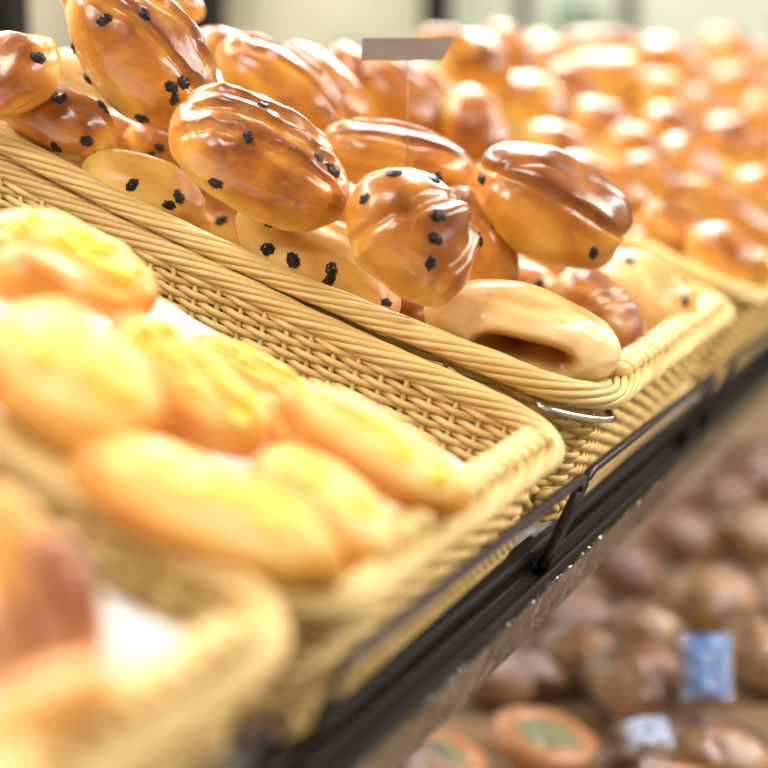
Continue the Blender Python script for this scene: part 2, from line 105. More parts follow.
LOWER = [
    ["wrapped_bun", "plain", 101, [0.8927, 0.0565, 0.85], [0.773, 0.2341, 0.0398, -0.5884], [0.1014, 0.09, 0.081], [], "largest round tan wrapped bun at the right of the lower shelf", "bun", "packed bread on the lower shelf"],
    ["wrapped_bun", "plain", 102, [0.5866, 0.0661, 0.85], [0.773, 0.2341, 0.0398, -0.5884], [0.1074, 0.0948, 0.0806], [], "round tan wrapped bun left of the blue label", "bun", "packed bread on the lower shelf"],
    ["wrapped_bun", "plain", 103, [0.7863, 0.1078, 0.85], [0.7362, 0.2891, 0.0973, -0.6041], [0.0862, 0.0665, 0.0599], [], "smaller wrapped bun above the round one left of the blue label", "bun", "packed bread on the lower shelf"],
    ["wrapped_bun", "plain", 104, [0.74, -0.0183, 0.85], [0.773, 0.2341, 0.0398, -0.5884], [0.089, 0.0786, 0.0708], [], "pale bright wrapped bun right of the blue label", "bun", "packed bread on the lower shelf"],
    ["wrapped_bun", "plain", 105, [1.2164, 0.0711, 0.85], [0.773, 0.2341, 0.0398, -0.5884], [0.0982, 0.0849, 0.0764], [], "wrapped bun at the right edge nearest the rail", "bun", "packed bread on the lower shelf"],
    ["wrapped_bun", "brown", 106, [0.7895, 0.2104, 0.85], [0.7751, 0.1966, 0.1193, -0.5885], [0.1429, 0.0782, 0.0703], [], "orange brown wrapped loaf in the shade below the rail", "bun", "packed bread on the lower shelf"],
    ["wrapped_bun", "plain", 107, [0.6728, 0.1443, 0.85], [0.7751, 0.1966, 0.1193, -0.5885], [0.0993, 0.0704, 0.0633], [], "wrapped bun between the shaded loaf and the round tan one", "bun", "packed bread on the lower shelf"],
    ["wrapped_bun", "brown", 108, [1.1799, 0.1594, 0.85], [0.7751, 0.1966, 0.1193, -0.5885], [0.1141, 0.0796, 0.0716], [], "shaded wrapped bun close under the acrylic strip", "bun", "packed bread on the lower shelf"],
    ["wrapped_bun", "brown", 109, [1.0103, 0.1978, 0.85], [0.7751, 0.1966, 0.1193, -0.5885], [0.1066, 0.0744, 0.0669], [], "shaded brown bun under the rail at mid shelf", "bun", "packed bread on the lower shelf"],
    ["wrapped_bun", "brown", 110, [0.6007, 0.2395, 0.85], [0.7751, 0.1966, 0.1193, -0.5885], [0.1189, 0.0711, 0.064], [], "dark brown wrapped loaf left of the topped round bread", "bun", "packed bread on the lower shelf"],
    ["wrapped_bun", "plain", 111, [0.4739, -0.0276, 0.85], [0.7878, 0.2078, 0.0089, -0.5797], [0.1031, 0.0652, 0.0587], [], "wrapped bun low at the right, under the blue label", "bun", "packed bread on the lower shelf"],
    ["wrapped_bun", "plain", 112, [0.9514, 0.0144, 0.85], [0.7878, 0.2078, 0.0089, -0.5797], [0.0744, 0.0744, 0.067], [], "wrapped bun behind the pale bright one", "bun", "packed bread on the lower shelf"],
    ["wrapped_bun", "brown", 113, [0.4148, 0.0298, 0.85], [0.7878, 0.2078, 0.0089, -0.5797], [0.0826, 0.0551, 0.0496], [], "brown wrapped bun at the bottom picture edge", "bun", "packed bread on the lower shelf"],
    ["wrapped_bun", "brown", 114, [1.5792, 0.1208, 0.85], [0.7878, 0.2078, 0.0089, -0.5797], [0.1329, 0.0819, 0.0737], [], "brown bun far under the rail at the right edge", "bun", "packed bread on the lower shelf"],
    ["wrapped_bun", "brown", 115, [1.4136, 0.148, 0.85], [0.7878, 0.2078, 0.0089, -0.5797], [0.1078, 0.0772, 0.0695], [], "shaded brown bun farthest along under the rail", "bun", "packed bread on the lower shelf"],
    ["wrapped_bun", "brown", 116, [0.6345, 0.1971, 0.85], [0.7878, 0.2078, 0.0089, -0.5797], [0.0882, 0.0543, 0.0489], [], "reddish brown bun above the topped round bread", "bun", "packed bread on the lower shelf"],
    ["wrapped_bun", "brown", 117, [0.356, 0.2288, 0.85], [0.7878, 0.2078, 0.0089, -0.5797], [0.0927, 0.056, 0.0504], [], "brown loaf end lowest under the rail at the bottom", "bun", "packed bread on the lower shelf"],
    ["topped_bread", "disc", 120, [0.4664, 0.1304, 0.85], [0.7843, 0.2431, -0.0667, -0.5669], [0.1024, 0.0676, 0.0203], [], "round orange-crusted bread with grey green topping, largest of the topped ones", "topped bread", "topped breads on the lower shelf"],
    ["topped_bread", "disc", 121, [0.3861, 0.2028, 0.85], [0.7843, 0.2431, -0.0667, -0.5669], [0.0885, 0.0496, 0.0149], [], "topped round bread with greenish topping close below the rail", "topped bread", "topped breads on the lower shelf"],
    ["topped_bread", "disc", 122, [0.4, -0.0165, 0.85], [0.7843, 0.2431, -0.0667, -0.5669], [0.0842, 0.0471, 0.0141], [], "topped round bread cut by the bottom picture edge", "topped bread", "topped breads on the lower shelf"],
]

CARD = [0.1058, 0.1239, 1.441]
CARD_YAW = -1.179
CARD_W = 0.0605
CARD_H = 0.0142
PACKS = [((0.5388, -0.0028, 0.8545), 0.055, 0.075, 0.03, -1.25, -0.45, "bread pack with a bright blue printed label amid the wrapped buns", 11), ((0.3793, 0.0122, 0.8705), 0.05, 0.035, 0.02, -1.0, -0.9, "bread pack with a pale blue label lying by the bottom edge", 12)]
COL = bpy.context.scene.collection
CT, ST = math.cos(TILT), math.sin(TILT)

# ------------------------------------------------------------------ helpers
class MB:
    """collects verts / faces (+ one float per vertex) and links ONE mesh object"""
    def __init__(s):
        s.v, s.f, s.a = [], [], []
    def add(s, verts, faces, val=0.0):
        n = len(s.v)
        s.v.extend(verts)
        s.f.extend([tuple(i + n for i in f) for f in faces])
        s.a.extend(val if isinstance(val, list) else [val] * len(verts))
    def box(s, x0, x1, y0, y1, z0, z1, val=0.0):
        v = [(x, y, z) for x in (x0, x1) for y in (y0, y1) for z in (z0, z1)]
        f = [(0, 1, 3, 2), (4, 6, 7, 5), (0, 4, 5, 1), (2, 3, 7, 6), (0, 2, 6, 4), (1, 5, 7, 3)]
        s.add(v, f, val)
    def tube(s, pts, r, n=6, closed=False, val=0.0, flat=1.0):
        pts = [Vector(p) for p in pts]
        m = len(pts)
        vs = []
        for i, p in enumerate(pts):
            if closed:
                t = pts[(i + 1) % m] - pts[i - 1]
            else:
                t = pts[min(i + 1, m - 1)] - pts[max(i - 1, 0)]
            t.normalize()
            ref = Vector((0, 0, 1)) if abs(t.z) < .9 else Vector((0, 1, 0))
            a = t.cross(ref).normalized(); b = a.cross(t)
            rr = r[i] if isinstance(r, list) else r
            for k in range(n):
                q = 2 * math.pi * k / n
                vs.append(tuple(p + a * (rr * math.cos(q) * flat) + b * (rr * math.sin(q))))
        fs = []
        for i in range(m if closed else m - 1):
            j = (i + 1) % m
            for k in range(n):
                l = (k + 1) % n
                fs.append((i * n + k, i * n + l, j * n + l, j * n + k))
        if not closed:
            fs.append(tuple(range(n))[::-1]); fs.append(tuple((m - 1) * n + k for k in range(n)))
        s.add(vs, fs, val)
    def ball(s, c, ax, ay, az, val=0.0, nu=8, nv=6):
        c, ax, ay, az = Vector(c), Vector(ax), Vector(ay), Vector(az)
        vs = [tuple(c + az)]
        for j in range(1, nv):
            t = math.pi * j / nv
            for i in range(nu):
                p = 2 * math.pi * i / nu
                vs.append(tuple(c + ax * (math.sin(t) * math.cos(p)) + ay * (math.sin(t) * math.sin(p)) + az * math.cos(t)))
        vs.append(tuple(c - az))
        fs = [(0, 1 + i, 1 + (i + 1) % nu) for i in range(nu)]
        for j in range(nv - 2):
            for i in range(nu):
                a, b = 1 + j * nu + i, 1 + j * nu + (i + 1) % nu
                fs.append((a, a + nu, b + nu, b))
        L = len(vs) - 1; k = 1 + (nv - 2) * nu
        fs += [(L, k + (i + 1) % nu, k + i) for i in range(nu)]
        s.add(vs, fs, val)
    def build(s, name, mat, parent=None, smooth=True, attr='crust'):
        me = bpy.data.meshes.new(name)
        me.from_pydata(s.v, [], s.f)
        me.update()
        if smooth:
            me.polygons.foreach_set('use_smooth', [True] * len(me.polygons))
        at = me.attributes.new(attr, 'FLOAT', 'POINT')
        at.data.foreach_set('value', s.a)
        me.materials.append(mat)
        o = bpy.data.objects.new(name, me)
        COL.objects.link(o)
        if parent: o.parent = parent
        return o

def bevel(o, w=.002, seg=2):
    m = o.modifiers.new('b', 'BEVEL'); m.width = w; m.segments = seg; m.limit_method = 'ANGLE'
    for p in o.data.polygons: p.use_smooth = False
    return o

def tag(o, label, cat, group=None, kind=None):
    o['label'] = label; o['category'] = cat
    if group: o['group'] = group
    if kind: o['kind'] = kind
    return o

def empty(name, loc=(0, 0, 0)):
    o = bpy.data.objects.new(name, None); COL.objects.link(o); o.location = loc
    o.empty_display_size = .02
    return o

def shelf_pt(x, y, z):
    return (x, CT * y - ST * z, SHELF_H + ST * y + CT * z)

def on_shelf(o, x=0, y=0, z=0, rz=0):
    o.location = shelf_pt(x, y, z)
    q = Quaternion((1, 0, 0), TILT) @ Quaternion((0, 0, 1), rz)
    o.rotation_mode = 'QUATERNION'; o.rotation_quaternion = q
    return o

# ---------------------------------------------------------------- materials
def newmat(name):
    m = bpy.data.materials.new(name); m.use_nodes = True
    nt = m.node_tree
    return m, nt, nt.nodes['Principled BSDF']

def N(nt, t, **kw):
    n = nt.nodes.new(t)
    for k, v in kw.items():
        if k in n.inputs: n.inputs[k].default_value = v
        else: setattr(n, k, v)
    return n

def ramp(nt, stops, interp='LINEAR'):
    r = nt.nodes.new('ShaderNodeValToRGB'); r.color_ramp.interpolation = interp
    e = r.color_ramp.elements
    while len(e) < len(stops): e.new(.5)
    for i, (p, c) in enumerate(stops):
        e[i].position = p; e[i].color = (*c, 1)
    return r

def simple(name, col, rough=.5, metal=0.0, coat=0.0, bump=0.0, bscale=60.0, spec=.5):
    m, nt, b = newmat(name)
    b.inputs['Roughness'].default_value = rough
    b.inputs['Metallic'].default_value = metal
    b.inputs['Specular IOR Level'].default_value = spec
    b.inputs['Coat Weight'].default_value = coat
    tc = N(nt, 'ShaderNodeTexCoord')
    n = N(nt, 'ShaderNodeTexNoise', Scale=bscale, Detail=4.0)
    nt.links.new(tc.outputs['Object'], n.inputs['Vector'])
    r = ramp(nt, [(.3, tuple(c * .88 for c in col)), (.7, tuple(min(1, c * 1.1) for c in col))])
    nt.links.new(n.outputs['Fac'], r.inputs['Fac'])
    nt.links.new(r.outputs['Color'], b.inputs['Base Color'])
    if bump:
        bp = N(nt, 'ShaderNodeBump', Strength=bump, Distance=.002)
        nt.links.new(n.outputs['Fac'], bp.inputs['Height']); nt.links.new(bp.outputs['Normal'], b.inputs['Normal'])
    return m

def crust_mat(name, stops, rough=.3, coat=.6, coatr=.08, nscale=26.0, namp=.35, bump=.25, sss=.0):
    """baked dough: colour follows the baked-in crust attribute plus mottling"""
    m, nt, b = newmat(name)
    L = nt.links.new
    at = N(nt, 'ShaderNodeAttribute', attribute_name='crust')
    tc = N(nt, 'ShaderNodeTexCoord'); oi = N(nt, 'ShaderNodeObjectInfo')
    mp = N(nt, 'ShaderNodeVectorMath', operation='ADD'); L(tc.outputs['Object'], mp.inputs[0])
    ml = N(nt, 'ShaderNodeMath', operation='MULTIPLY'); L(oi.outputs['Random'], ml.inputs[0]); ml.inputs[1].default_value = 7
    L(ml.outputs[0], mp.inputs[1])
    n1 = N(nt, 'ShaderNodeTexNoise', Scale=nscale, Detail=6.0, Roughness=.6, Distortion=.6); L(mp.outputs[0], n1.inputs['Vector'])
    n2 = N(nt, 'ShaderNodeTexNoise', Scale=nscale * 9, Detail=5.0); L(mp.outputs[0], n2.inputs['Vector'])
    s1 = N(nt, 'ShaderNodeMath', operation='MULTIPLY_ADD'); L(n1.outputs['Fac'], s1.inputs[0]); s1.inputs[1].default_value = namp * 2; s1.inputs[2].default_value = -namp
    a1 = N(nt, 'ShaderNodeMath', operation='ADD'); L(s1.outputs[0], a1.inputs[0]); L(at.outputs['Fac'], a1.inputs[1])
    s2 = N(nt, 'ShaderNodeMath', operation='MULTIPLY_ADD'); L(oi.outputs['Random'], s2.inputs[0]); s2.inputs[1].default_value = .16; s2.inputs[2].default_value = -.08
    a2 = N(nt, 'ShaderNodeMath', operation='ADD', use_clamp=True); L(a1.outputs[0], a2.inputs[0]); L(s2.outputs[0], a2.inputs[1])
    r = ramp(nt, stops); L(a2.outputs[0], r.inputs['Fac']); L(r.outputs['Color'], b.inputs['Base Color'])
    b.inputs['Roughness'].default_value = rough
    b.inputs['Coat Weight'].default_value = coat; b.inputs['Coat Roughness'].default_value = coatr
    b.inputs['Subsurface Weight'].default_value = sss
    b.inputs['Subsurface Radius'].default_value = (.01, .005, .002); b.inputs['Subsurface Scale'].default_value = .5
    hs = N(nt, 'ShaderNodeMath', operation='MULTIPLY_ADD'); L(n2.outputs['Fac'], hs.inputs[0]); hs.inputs[1].default_value = .22; L(n1.outputs['Fac'], hs.inputs[2])
    bp = N(nt, 'ShaderNodeBump', Strength=bump, Distance=.004); L(hs.outputs[0], bp.inputs['Height'])
    L(bp.outputs['Normal'], b.inputs['Normal']); L(bp.outputs['Normal'], b.inputs['Coat Normal'])
    return m

M_BRIOCHE = crust_mat('glossy_brioche', [(0.0, (.84, .60, .26)), (.22, (.74, .45, .10)), (.45, (.62, .285, .036)), (.7, (.44, .155, .015)), (.9, (.27, .075, .008)), (1.0, (.18, .045, .006))], rough=.32, coat=.62, coatr=.15, bump=.14, namp=.5)
M_BRIOCHE_PALE = crust_mat('pale_brioche', [(0.0, (.76, .54, .19)), (.35, (.67, .40, .085)), (.65, (.52, .235, .035)), (.9, (.34, .11, .02)), (1.0, (.2, .06, .01))], rough=.42, coat=.18, coatr=.3, bump=.15)
M_SPLIT = crust_mat('split_dough', [(0.0, (.90, .72, .42)), (.3, (.80, .53, .22)), (.6, (.62, .29, .07)), (.85, (.42, .15, .02)), (1.0, (.22, .06, .01))], rough=.4, coat=.45, coatr=.2, bump=.15)
M_CHEESE = crust_mat('cheese_bread_crust', [(0.0, (.92, .72, .33)), (.3, (.87, .54, .14)), (.55, (.76, .36, .055)), (.8, (.58, .20, .02)), (1.0, (.36, .10, .012))], rough=.5, coat=.15, coatr=.3, sss=.0)
M_YELLOW = crust_mat('yellow_cheese', [(0.0, (.94, .78, .30)), (.45, (.93, .65, .05)), (.8, (.88, .48, .02)), (1.0, (.72, .32, .02))], rough=.4, coat=.3, coatr=.25, bump=.5, nscale=60.0)
M_ORANGE = crust_mat('orange_roll_crust', [(0.0, (.93, .66, .28)), (.5, (.85, .46, .12)), (1.0, (.6, .22, .04))], rough=.5, coat=.1)
M_RED = crust_mat('reddish_pastry', [(0.0, (.78, .5, .3)), (.4, (.6, .27, .12)), (.8, (.36, .12, .05)), (1.0, (.2, .06, .03))], rough=.5, coat=.15)
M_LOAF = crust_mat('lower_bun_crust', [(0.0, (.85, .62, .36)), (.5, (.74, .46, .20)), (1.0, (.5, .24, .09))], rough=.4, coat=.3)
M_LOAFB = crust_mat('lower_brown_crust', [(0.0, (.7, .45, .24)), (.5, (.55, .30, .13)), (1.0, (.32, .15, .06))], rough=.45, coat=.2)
M_RAISIN = simple('raisin_skin', (.012, .005, .006), .35, coat=.35, spec=.35, bump=.8, bscale=400)
M_BLACK = simple('black_painted_steel', (.005, .0045, .005), .45, bump=.1, bscale=200, spec=.22)
M_WIRE = simple('dark_plum_wire', (.035, .025, .032), .32, metal=.3)
M_STEEL = simple('bright_steel_wire', (.75, .74, .76), .18, metal=1.0)
M_DECK = simple('grey_shelf_steel', (.30, .27, .25), .45)
M_PAPER = simple('white_paper', (.72, .70, .70), .6, bump=.2, bscale=30)
M_GREY = simple('grey_card_face', (.26, .225, .205), .55)
M_WALL = simple('cream_plaster', (.78, .73, .58), .7, bscale=3)
M_WALLG = simple('grey_green_panel', (.52, .55, .46), .7, bscale=3)
M_FLOOR = simple('grey_floor_tile', (.30, .27, .24), .35, bscale=5)
M_CEIL = simple('white_ceiling', (.5, .49, .47), .8, bscale=4)
M_BROWN = simple('brown_laminate', (.30, .19, .11), .5, bscale=8)
M_GREEN = simple('dark_green_glass', (.02, .045, .02), .12, coat=.6)
M_TOP = simple('grey_green_topping', (.30, .31, .18), .4, coat=.4, bump=.8, bscale=120)
M_RING = simple('orange_red_crust', (.62, .28, .13), .4, coat=.3, bump=.3, bscale=60)
M_TRAY = simple('pale_wood', (.62, .42, .2), .5, bscale=20)

def wicker_mat():
    m, nt, b = newmat('pale_straw_wicker')
    L = nt.links.new
    at = N(nt, 'ShaderNodeAttribute', attribute_name='crust')
    tc = N(nt, 'ShaderNodeTexCoord')
    n1 = N(nt, 'ShaderNodeTexNoise', Scale=45.0, Detail=3.0); L(tc.outputs['Object'], n1.inputs['Vector'])
    ad = N(nt, 'ShaderNodeMath', operation='MULTIPLY_ADD'); L(n1.outputs['Fac'], ad.inputs[0]); ad.inputs[1].default_value = .5; L(at.outputs['Fac'], ad.inputs[2])
    r = ramp(nt, [(.1, (.60, .39, .125)), (.5, (.76, .55, .22)), (.95, (.86, .69, .36))])
    L(ad.outputs[0], r.inputs['Fac']); L(r.outputs['Color'], b.inputs['Base Color'])
    b.inputs['Roughness'].default_value = .42
    b.inputs['Coat Weight'].default_value = .12; b.inputs['Coat Roughness'].default_value = .3
    w = N(nt, 'ShaderNodeTexNoise', Scale=500.0, Detail=2.0); L(tc.outputs['Object'], w.inputs['Vector'])
    bp = N(nt, 'ShaderNodeBump', Strength=.15, Distance=.001); L(w.outputs['Fac'], bp.inputs['Height']); L(bp.outputs['Normal'], b.inputs['Normal'])
    return m
M_WICKER = wicker_mat()

def film_mat(name, tint, alpha):
    m, nt, b = newmat(name)
    L = nt.links.new
    out = nt.nodes['Material Output']
    tr = N(nt, 'ShaderNodeBsdfTransparent')
    gl = N(nt, 'ShaderNodeBsdfGlossy', Roughness=.12); gl.inputs['Color'].default_value = (*tint, 1)
    fr = N(nt, 'ShaderNodeFresnel', IOR=1.5)
    tc = N(nt, 'ShaderNodeTexCoord'); n = N(nt, 'ShaderNodeTexNoise', Scale=70.0, Detail=3.0); L(tc.outputs['Object'], n.inputs['Vector'])
    bp = N(nt, 'ShaderNodeBump', Strength=.9, Distance=.01); L(n.outputs['Fac'], bp.inputs['Height'])
    L(bp.outputs['Normal'], gl.inputs['Normal']); L(bp.outputs['Normal'], fr.inputs['Normal'])
    ma = N(nt, 'ShaderNodeMath', operation='ADD', use_clamp=True); L(fr.outputs[0], ma.inputs[0]); ma.inputs[1].default_value = alpha
    mx = N(nt, 'ShaderNodeMixShader'); L(ma.outputs[0], mx.inputs[0]); L(tr.outputs[0], mx.inputs[1]); L(gl.outputs[0], mx.inputs[2])
    L(mx.outputs[0], out.inputs['Surface'])
    return m
M_FILM = film_mat('clear_wrap_film', (.85, .87, 1.0), .05)
M_ACRYL = film_mat('clear_acrylic', (.9, .88, .86), .10)
def label_mat():
    m, nt, b = newmat('blue_printed_label')
    tc = N(nt, 'ShaderNodeTexCoord'); v = N(nt, 'ShaderNodeTexVoronoi', Scale=55.0)
    nt.links.new(tc.outputs['Object'], v.inputs['Vector'])
    r = ramp(nt, [(0, (.05, .13, .55)), (.45, (.16, .38, .85)), (.6, (.32, .42, .8)), (1, (.12, .16, .5))])
    nt.links.new(v.outputs['Distance'], r.inputs['Fac']); nt.links.new(r.outputs['Color'], b.inputs['Base Color'])
    b.inputs['Roughness'].default_value = .25
    return m
M_LABEL = label_mat()
M_PALEBLUE = simple('pale_blue_film_label', (.55, .62, .9), .25)

# ------------------------------------------------------------------ wicker
def rrect(n, w, l, r):
    """n points on a rounded rectangle centred on the origin: (pos, outward normal); same count on every side for any size"""
    W, L = w / 2 - r, l / 2 - r
    segs = [('l', (W + r, -L), (W + r, L)), ('c', (W, L), 0), ('l', (W, L + r), (-W, L + r)), ('c', (-W, L), 90),
            ('l', (-W - r, L), (-W - r, -L)), ('c', (-W, -L), 180), ('l', (-W, -L - r), (W, -L - r)), ('c', (W, -L), 270)]
    lens = [2 * L if i in (0, 4) else 2 * W if i in (2, 6) else r * math.pi / 2 for i in range(8)]
    tot = sum(lens); out = []
    for i in range(n):
        d = tot * i / n; k = 0
        while d > lens[k] and k < 7: d -= lens[k]; k += 1
        t = d / lens[k]; s = segs[k]
        if s[0] == 'l':
            x = s[1][0] + (s[2][0] - s[1][0]) * t; y = s[1][1] + (s[2][1] - s[1][1]) * t
            nx = 1 if k == 0 else -1 if k == 4 else 0; ny = 1 if k == 2 else -1 if k == 6 else 0
        else:
            a = math.radians(s[2] + 90 * t); nx, ny = math.cos(a), math.sin(a)
            x, y = s[1][0] + r * nx, s[1][1] + r * ny
        out.append((Vector((x, y, 0)), Vector((nx, ny, 0))))
    return out, tot

def make_basket(w, l, h, detail=1.0):
    """woven tapered tray: origin at its underside centre; w across, l deep, rim top at h"""
    rnd = random.Random(int(w * 1000) + int(h * 7919))
    root = empty('wicker_basket')
    taper = .030
    stakes = int(round((2 * (w + l) - .1) / .0155 / 2)) * 2
    per = 8
    n = stakes * per
    rows = max(8, int((h - .026) / .0040) + 1)
    wall = MB()
    def ring(z, off=0.0):
        t = z / h
        c = taper * (1 - t) ** 1.15
        pr = rrect(n, w - c + 2 * off, l - c + 2 * off, .028 + .014 * t)[0]
        return [(p + Vector((0, -c * .42, 0)), q) for p, q in pr]
    for j in range(rows):
        z0 = .010 + (h - .026) * j / (rows - 1)
        pts = []
        base = ring(z0); ph = math.pi * (j % 2)
        wob = rnd.random() * 9
        for i, (p, nn) in enumerate(base):
            q = math.pi * i / per
            o = .0021 * math.sin(q + ph)
            dz = .0004 * noise.noise(Vector((i * .05, wob, j))) * 3
            pts.append(p + nn * o + Vector((0, 0, z0 + dz)))
        wall.tube(pts, .00225 + .0002 * rnd.random(), 6, True, rnd.uniform(-.1, .35), flat=.9)
    wall.build('woven_wall', M_WICKER, root)
    st = MB()
    lo, hi = ring(.008), ring(h - .012)
    mids = [ring(.008 + (h - .02) * k / 4) for k in range(5)]
    for s in range(stakes):
        i = int(s * per + per // 2)   # crossing points of the weave
        pts = [mids[k][i][0] + Vector((0, 0, .008 + (h - .02) * k / 4)) for k in range(5)]
        st.tube(pts, .0019, 5, False, rnd.uniform(-.1, .2))
    st.build('upright_stakes', M_WICKER, root)
    # rolled rope rim : strands laid round one another
    rim = MB()
    m = int(n * .75)
    basep, tot = rrect(m, w + .004, l + .004, .044)
    ns = 9
    turns = max(1, round(tot / .17))
    for s in range(ns):
        pts = []
        val = rnd.uniform(-.05, .35); jr = rnd.uniform(-.0007, .0007)
        for i, (p, nn) in enumerate(basep):
            q = 2 * math.pi * (turns * i / m + s / ns)
            a = .0068 + jr; b = .0060 + jr
            # a touch of slack so the rope is not machine even
            k = 1 + .06 * noise.noise(Vector((i * .03, s * 3.1, 0)))
            pts.append(p + nn * (a * k * math.cos(q)) + Vector((0, 0, h - .0083 + b * k * math.sin(q))))
        rim.tube(pts, .00235, 7, True, val)
    # core, coloured darker to stand for shade between the strands
    rim.tube([p + Vector((0, 0, h - .0083)) for p, _ in basep], .0040, 6, True, -.6)
    rim.build('rope_rim', M_WICKER, root)
    # knobbly border inside the short front rim and round the corners
    kn = MB()
    cnt = int(tot / .0150)
    kp, _ = rrect(cnt, w - .024, l - .024, .034)
    for i, (p, nn) in enumerate(kp):
        if nn.y > -.97 or p.x < -w / 2 + .058: continue
        t = Vector((-nn.y, nn.x, 0))
        for rr_, zz, sg in ((.0090, h + .0016, 1), (.0020, h - .0016, -1)):
            c = p + nn * (rr_ + rnd.uniform(-.0006, .0006)) + Vector((0, 0, zz + rnd.uniform(-.0006, .0006)))
            d = (nn * .8 + t * .6 * sg).normalized()
            e = d.cross(Vector((0, 0, 1)))
            kn.ball(c, d * .0078, e * .0050, Vector((0, 0, .0054)), rnd.uniform(0, .4))
    kn.build('knotted_border', M_WICKER, root)
    # plaited foot : two rows of slanted knots
    ft = MB()
    cnt = int(tot / .0105)
    for row, (zz, off, sg) in enumerate(((.006, .004, 1), (.0135, .0048, -1), (.021, .0035, 1))):
        c_ = taper * (1 - zz / h) ** 1.15
        fp, _ = rrect(cnt, w - c_ + 2 * off, l - c_ + 2 * off, .03)
        for i, (p, nn) in enumerate(fp):
            p = p + Vector((0, -c_ * .42, 0))
            t = Vector((-nn.y, nn.x, 0))
            d = (t * .86 + Vector((0, 0, .5 * sg))).normalized(); e = nn.cross(d)
            ft.ball(p + Vector((0, 0, zz)), d * .0068, e * .0034, nn * .0034, rnd.uniform(-.05, .3), 7, 5)
    ft.build('plaited_foot', M_WICKER, root)
    # woven floor
    fl = MB()
    bw, bl = w - taper - .004, l - taper - .004
    k = 0; y = -bl / 2 + .004
    while y < bl / 2:
        nx = int(bw / .009)
        pts = [Vector((-bw / 2 + bw * i / nx, y, .007 + .0016 * math.sin(math.pi * i / 2 + math.pi * k + .7))) for i in range(nx + 1)]
        fl.tube(pts, .0023, 5, False, rnd.uniform(-.1, .3)); y += .0052; k += 1
    x = -bw / 2 + .01
    while x < bw / 2:
        fl.tube([Vector((x, -bl / 2, .006)), Vector((x, 0, .006)), Vector((x, bl / 2, .006))], .0018, 5, False, .1); x += .018
    fl.build('woven_floor', M_WICKER, root)
    return root

def corner_wire(root, w, l, h):
    """bright steel hook that runs round the near front corner under the rim"""
    mb = MB()
    pts = []
    r = .044; o = .0105
    cx, cy = -w / 2 + r, -l / 2 + r
    z = h - .020
    pts.append(Vector((-w / 2 + .006, cy - .010, z + .003)))
    for i in range(9):
        a = math.radians(200 + 58 * i / 8)
        pts.append(Vector((cx + (r + o) * math.cos(a), cy + (r + o) * math.sin(a), z)))
    pts.append(Vector((cx + .004, -l / 2 + .004, z + .003)))
    mb.tube(pts, .0022, 8, False, 0)
    mb.build('steel_corner_wire', M_STEEL, root)

# -------------------------------------------------------------------- buns
def smooth(a, b, x):
    t = max(0, min(1, (x - a) / (b - a))); return t * t * (3 - 2 * t)

